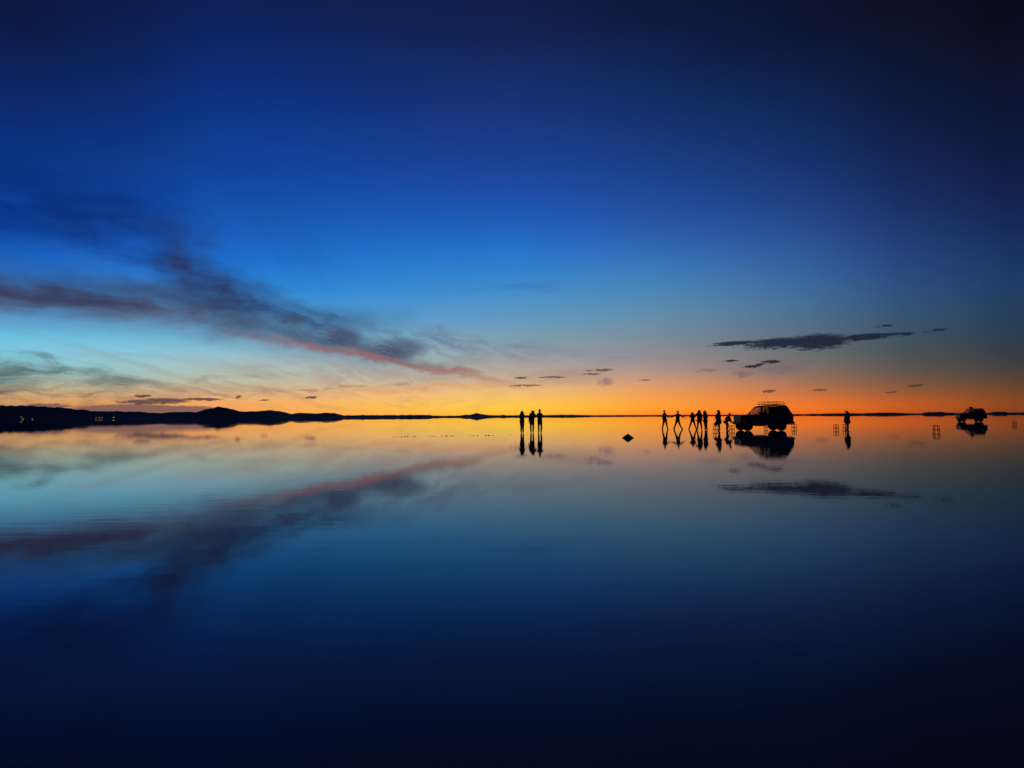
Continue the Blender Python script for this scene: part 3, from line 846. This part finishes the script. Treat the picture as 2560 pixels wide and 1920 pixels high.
def car(loc, rz, label, paint, rack):
    """local +x runs from nose to tail, the wheels stand on z = 0, the origin lies under the middle"""
    e = empty('parked_car', loc, rz, label=label, cat='car', group='four-wheel-drive cars on the salt flat')
    WB, RT = 2.58, .385
    X = lambda s: s - 1.45                      # s = 0 at the front axle
    hw = .80
    # lower body with wheel arches
    prof = [(-.50, .60), (-.545, .72), (-.55, 1.08), (-.50, 1.17), (-.38, 1.205), (.30, 1.255), (.62, 1.30), (1.5, 1.315), (3.40, 1.315), (3.47, 1.26), (3.50, .95), (3.49, .66), (3.36, .56)]
    ar = .475

    def arch(cx):
        return [(cx + ar * math.cos(a), RT + .03 + ar * math.sin(a)) for a in np.linspace(math.radians(8), math.radians(172), 13)]
    prof += [(WB + ar + .02, .48)] + arch(WB) + [(WB - ar - .02, .42), (ar + .02, .42)] + arch(0) + [(-ar - .01, .52)]
    bm = nbm()
    a = [bm.verts.new((X(s), -hw, z)) for s, z in prof]; b_ = [bm.verts.new((X(s), hw, z)) for s, z in prof]
    fa = bm.faces.new(a); fb = bm.faces.new(b_[::-1])
    for k in range(len(prof)):
        k2 = (k + 1) % len(prof)
        bm.faces.new((a[k], b_[k], b_[k2], a[k2]))
    ed = [ed_ for f in (fa, fb) for ed_ in f.edges if max(v.co.z for v in ed_.verts) > .95]
    bmesh.ops.bevel(bm, geom=ed, offset=.055, segments=3, affect='EDGES')
    # gentle tuck of the nose in plan
    for v in bm.verts:
        t_ = max(0, (X(.15) - v.co.x) / .7)
        v.co.y *= 1 - .08 * t_ * t_
    body = obj('body', bm, paint, e)
    bm = nbm(); box(bm, (X(-.42), -.62, 1.198), (X(.52), .62, 1.222), .01)
    for v in bm.verts:
        v.co.z += (v.co.x - X(-.42)) * .072
    obj('hood', bm, paint, e)
    # arch flares
    for cx in (0, WB):
        for sy in (-1, 1):
            bm = nbm(); tube(bm, [(X(s), sy * (hw + .015), z) for s, z in arch(cx)], .032, 6, False); obj('fender_flare', bm, 'trim', e)
    # roof
    rw, rz0, rz1 = .655, 1.925, 2.015
    s0, s1 = 1.16, 3.10
    bm = nbm()
    sect = []
    for s, zt, k in ((s0 - .04, 1.905, .97), (s0 + .10, 1.96, 1), (s0 + .55, 2.0, 1), (2.3, 2.02, 1), (s1 - .12, 2.01, 1), (s1 + .03, 1.96, .97)):
        ring = []
        for yy, dz_ in ((-rw - .02, -.075), (-rw, -.03), (-rw * .75, -.005), (0, .012), (rw * .75, -.005), (rw, -.03), (rw + .02, -.075)):
            ring.append(bm.verts.new((X(s), yy * k, zt + dz_)))
        for yy in (rw, -rw):
            ring.append(bm.verts.new((X(s), yy * k * .98, zt - .085)))
        sect.append(ring)
    for r0, r1 in zip(sect, sect[1:]):
        for k in range(9):
            bm.faces.new((r0[k], r0[(k + 1) % 9], r1[(k + 1) % 9], r1[k]))
    bm.faces.new(sect[0][::-1]); bm.faces.new(sect[-1])
    obj('roof', bm, paint, e, True)
    bz, yb, yr, zt = 1.305, hw - .03, rw - .01, 1.925

    def sp(s_b, s_t, k):
        """point on the cabin side: k=0 belt, k=1 roof"""
        return Vector((X(s_b + (s_t - s_b) * k), yb + (yr - yb) * k, bz + (zt - bz) * k))
    pil = [('A', .64, 1.20, .035), ('B', 1.66, 1.70, .05), ('C', 2.46, 2.44, .05), ('D', 3.34, 3.02, .085)]
    for sy in (-1, 1):
        f = lambda v: Vector((v.x, v.y * sy, v.z))
        for (_, sb, st, wd) in pil:
            bm = nbm()
            p0, p1 = f(sp(sb, st, -.02)), f(sp(sb, st, 1.0))
            a = []
            for pt in (p0, p1):
                for ddx, ddy in ((-wd, -.03), (wd, -.03), (wd, .022), (-wd, .022)):
                    a.append(bm.verts.new(pt + Vector((ddx, ddy * sy, 0))))
            for q_ in ((0, 1, 5, 4), (1, 2, 6, 5), (2, 3, 7, 6), (3, 0, 4, 7), (3, 2, 1, 0), (4, 5, 6, 7)):
                bm.faces.new([a[k] for k in q_])
            obj('pillar', bm, paint, e)
        # doors, each with its pane and handle
        for (sa, sb_, ta, tb, gl, nm) in ((.70, 1.62, 1.25, 1.66, 'glass', 'front'), (1.70, 2.42, 1.74, 2.40, 'smoke', 'rear')):
            x1 = min(sb_, WB - ar - .03) if nm == 'rear' else sb_
            bm = nbm()
            quad_panel(bm, [(X(max(sa, ar + .06) if nm == 'front' else sa), sy * (hw + .002), .47), (X(x1), sy * (hw + .002), .47), (X(sb_), sy * (hw + .002), .93), (X(sb_), sy * (hw + .002), 1.235), (X(sa), sy * (hw + .002), 1.235), (X(sa), sy * (hw + .002), .9)][::sy], .012)
            dr = obj('door', bm, paint, e)
            bm = nbm(); box(bm, (X(sb_ - .20), min(sy * (hw + .012), sy * (hw + .04)), 1.10), (X(sb_ - .06), max(sy * (hw + .012), sy * (hw + .04)), 1.13), .006); obj('handle', bm, 'trim', dr)
            bm = nbm()
            pts = [f(sp(sa, ta, .03)), f(sp(sb_, tb, .03)), f(sp(sb_, tb, .96)), f(sp(sa, ta, .96))]
            quad_panel(bm, pts[::-sy], .006); obj('window_pane', bm, gl, dr)
        bm = nbm(); pts = [f(sp(2.51, 2.49, .03)), f(sp(3.25, 2.94, .03)), f(sp(3.25, 2.94, .96)), f(sp(2.51, 2.49, .96))]
        quad_panel(bm, pts[::-sy], .006); obj('quarter_window', bm, 'tint', e)
        # mirror, lamps, step
        bm = nbm(); box(bm, (X(.78), min(sy * .86, sy * 1.02), 1.32), (X(.90), max(sy * .86, sy * 1.02), 1.48), .025); box(bm, (X(.82), min(sy * .77, sy * .88), 1.34), (X(.86), max(sy * .77, sy * .88), 1.38)); obj('mirror', bm, 'trim', e)
        bm = nbm(); box(bm, (X(-.572), min(sy * .45, sy * .70), .90), (X(-.53), max(sy * .45, sy * .70), 1.06), .02); obj('headlight', bm, 'lens', e)
        bm = nbm(); box(bm, (X(3.48), min(sy * .66, sy * .78), .85), (X(3.525), max(sy * .66, sy * .78), 1.18), .015); obj('tail_light', bm, 'red_lens', e)
        bm = nbm(); box(bm, (X(.55), min(sy * .76, sy * .90), .36), (X(2.02), max(sy * .76, sy * .90), .40), .012); obj('side_step', bm, 'trim', e)
    # windscreen, tailgate, rear window
    bm = nbm(); quad_panel(bm, [(X(.60), -yb + .04, bz), (X(.60), yb - .04, bz), (X(1.14), yr - .03, zt), (X(1.14), -yr + .03, zt)][::-1], .006); obj('windscreen', bm, 'glass', e)
    bm = nbm(); quad_panel(bm, [(X(3.40), -yb + .06, bz), (X(3.40), yb - .06, bz), (X(3.10), yr - .05, zt), (X(3.10), -yr + .05, zt)], .006); obj('rear_window', bm, 'tint', e)
    bm = nbm(); box(bm, (X(3.49), -.62, .68), (X(3.515), .62, 1.24), .01); tg = obj('tailgate', bm, paint, e)
    bm = nbm(); box(bm, (X(3.515), -.12, 1.0), (X(3.54), .12, 1.03), .008); obj('handle', bm, 'trim', tg)
    bm = nbm(); box(bm, (X(-.568), -.42, .90), (X(-.53), .42, 1.06), .008)
    gr = obj('grille', bm, 'trim', e)
    for zz in (.93, .975, 1.02):
        bm = nbm(); box(bm, (X(-.578), -.41, zz - .008), (X(-.562), .41, zz + .008)); obj('grille_bar', bm, 'steel', gr)
    bm = nbm(); box(bm, (X(-.66), -.80, .52), (X(-.50), .80, .72), .04); obj('front_bumper', bm, 'trim', e)
    bm = nbm(); box(bm, (X(3.42), -.80, .52), (X(3.62), .80, .70), .04); rb = obj('rear_bumper', bm, 'trim', e)
    bm = nbm(); box(bm, (X(3.60), -.05, .44), (X(3.74), .05, .50), .012); tube(bm, [(X(3.70), 0, .49), (X(3.70), 0, .56)], .025, 8); obj('tow_hook', bm, 'trim', rb)
    bm = nbm(); box(bm, (X(-.575), -.26, .57), (X(-.655), .26, .68)); obj('number_plate', bm, 'lens', e)
    # chassis, axles, cabin floor
    bm = nbm(); box(bm, (X(-.4), -.42, .46), (X(3.35), -.30, .58)); box(bm, (X(-.4), .30, .46), (X(3.35), .42, .58)); box(bm, (X(.9), -.30, .44), (X(1.6), .2, .6), .03)
    obj('chassis', bm, 'trim', e)
    for cx in (0, WB):
        bm = nbm(); tube(bm, [(X(cx), -.66, RT), (X(cx), .66, RT)], .045, 8, False); ball(bm, (X(cx), .12, RT), (.15, .13, .13), 10); obj('axle', bm, 'trim', e)
    for cx in (0, WB):
        for sy in (-1, 1):
            wh = bpy.data.objects.new('wheel', None); wh.empty_display_size = .1; col.objects.link(wh); wh.parent = e
            wh.location = (X(cx), sy * .70, RT)
            bm = nbm(); n_ = 30
            pr = [(-.115, .24), (-.125, .30), (-.118, .355), (-.085, RT), (.085, RT), (.118, .355), (.125, .30), (.115, .24)]
            rg = [[bm.verts.new((rr * math.cos(k * 2 * math.pi / n_), yy, rr * math.sin(k * 2 * math.pi / n_))) for yy, rr in pr] for k in range(n_)]
            for k in range(n_):
                for j in range(len(pr)):
                    j2 = (j + 1) % len(pr)
                    bm.faces.new((rg[k][j], rg[k][j2], rg[(k + 1) % n_][j2], rg[(k + 1) % n_][j]))
            obj('tyre', bm, 'rubber', wh)
            bm = nbm(); tube(bm, [(0, -.06, 0), (0, .06, 0)], .238, 24, False); tube(bm, [(0, sy * .05, 0), (0, sy * .10, 0)], .07, 12)
            for k in range(6):
                a_ = k * math.pi / 3; tube(bm, [(.08 * math.cos(a_), sy * .07, .08 * math.sin(a_)), (.22 * math.cos(a_), sy * .075, .22 * math.sin(a_))], .028, 6)
            obj('rim', bm, 'steel', wh)
    # inside
    for (s_, y_, w2) in ((1.45, -.36, .25), (1.45, .36, .25), (2.35, 0, .60)):
        bm = nbm(); box(bm, (X(s_ - .42), y_ - w2, .75), (X(s_ + .08), y_ + w2, .95), .05)
        box(bm, (X(s_ + .02), y_ - w2 * .95, .92), (X(s_ + .17), y_ + w2 * .95, 1.48), .05)
        for k in ((0,) if w2 < .4 else (-.36, 0, .36)):
            box(bm, (X(s_ + .06), y_ + k - .12, 1.49), (X(s_ + .16), y_ + k + .12, 1.67), .04)
        obj('seat', bm, 'seat', e)
    bm = nbm(); box(bm, (X(.58), -.70, 1.0), (X(.92), .70, 1.30), .04); obj('dashboard', bm, 'trim', e)
    bm = nbm(); cpt = Vector((X(1.0), -.36, 1.26)); ax = Vector((-.9, 0, .42)).normalized(); u_ = Vector((0, 1, 0)); v_ = ax.cross(u_)
    tube(bm, [cpt + (u_ * math.cos(k * math.pi / 9) + v_ * math.sin(k * math.pi / 9)) * .19 for k in range(19)], .014, 6, False)
    tube(bm, [cpt - u_ * .18, cpt + u_ * .18], .014, 6); tube(bm, [cpt, cpt + Vector((-.2, 0, -.12))], .02, 6); obj('steering_wheel', bm, 'trim', e)
    bm = nbm(); box(bm, (X(1.22), -.09, 1.78), (X(1.25), .09, 1.84), .01); obj('rear_view_mirror', bm, 'trim', e)
    if rack:
        rk = bpy.data.objects.new('roof_rack', None); rk.empty_display_size = .2; col.objects.link(rk); rk.parent = e
        rk.location = (0, 0, 0)
        ra, rb2, rwd = X(1.38), X(2.98), .60
        zb, ztp = 2.085, 2.26
        for sy in (-1, 1):
            bm = nbm(); tube(bm, [(ra, sy * rwd, zb), (rb2, sy * rwd, zb)], .028, 6); obj('lower_rail', bm, 'trim', rk)
            bm = nbm(); tube(bm, [(ra + .02, sy * rwd, zb + .01), (ra + .04, sy * rwd, ztp - .02), (ra + .10, sy * rwd, ztp), (rb2 - .12, sy * rwd, ztp), (rb2 - .02, sy * rwd, zb + .03)], .02, 6); obj('upper_rail', bm, 'trim', rk)
            for k in range(1, 4):
                xx = ra + (rb2 - ra) * k / 4
                bm = nbm(); tube(bm, [(xx, sy * rwd, zb), (xx, sy * rwd, ztp)], .012, 6); obj('rail_post', bm, 'trim', rk)
            for xx in (ra + .12, (ra + rb2) / 2, rb2 - .12):
                bm = nbm(); tube(bm, [(xx, sy * (rwd - .01), 1.985), (xx, sy * (rwd - .01), zb)], .018, 6); obj('rack_foot', bm, 'trim', rk)
        for k in range(9):
            xx = ra + (rb2 - ra) * k / 8
            bm = nbm(); tube(bm, [(xx, -rwd, zb), (xx, rwd, zb)], .022, 6); obj('crossbar', bm, 'trim', rk)
        for xx in (ra + .07, rb2 - .10):
            bm = nbm(); tube(bm, [(xx, -rwd, ztp), (xx, rwd, ztp)], .013, 6); obj('end_rail', bm, 'trim', rk)
    return e


# the near car lies parallel to the picture, nose to the left
pf = place(1873.8, 38.8)                         # contact of the near front wheel
c1 = car((pf.x + 1.38, pf.y + .70, 0), 0, 'dark four-wheel-drive car with a roof rack, parked beside the people', 'paint', True)
c1.scale = (1.05, 1.0, 1.03)
p2 = place(2433, 19.4)
c2 = car((p2.x, p2.y + .4, 0), math.radians(-16), 'dark four-wheel-drive car far off at the right, a bundle on its roof', 'paint2', False)
c2.scale = (.90, .95, 1.07)
bm = nbm()
ball(bm, (0, 0, .13), (.27, .30, .16), 16)
for v in bm.verts:
    v.co += Vector((1, 1, .6)) * .05 * mnoise.noise(v.co * 5); v.co.z = max(0.0, v.co.z)
be = empty('roof_bundle', c2.matrix_world @ Vector((0, 0, 0)), 0, label='dark tied bundle lying on the roof of the far car', cat='bundle')
rz2 = math.radians(-16)
be.location = Vector((p2.x + math.cos(rz2) * .05, p2.y + .4 + math.sin(rz2) * .05, 2.14)); be.rotation_euler.z = rz2
obj('bundle_cloth', bm, 'bag', be, True)
for xx in (-.12, .12):
    bm = nbm(); tube(bm, [(xx, .31 * math.cos(a), max(.01, .13 + .18 * math.sin(a))) for a in np.linspace(-.3, math.pi + .3, 14)], .012, 6, False); obj('strap', bm, 'trim', be)
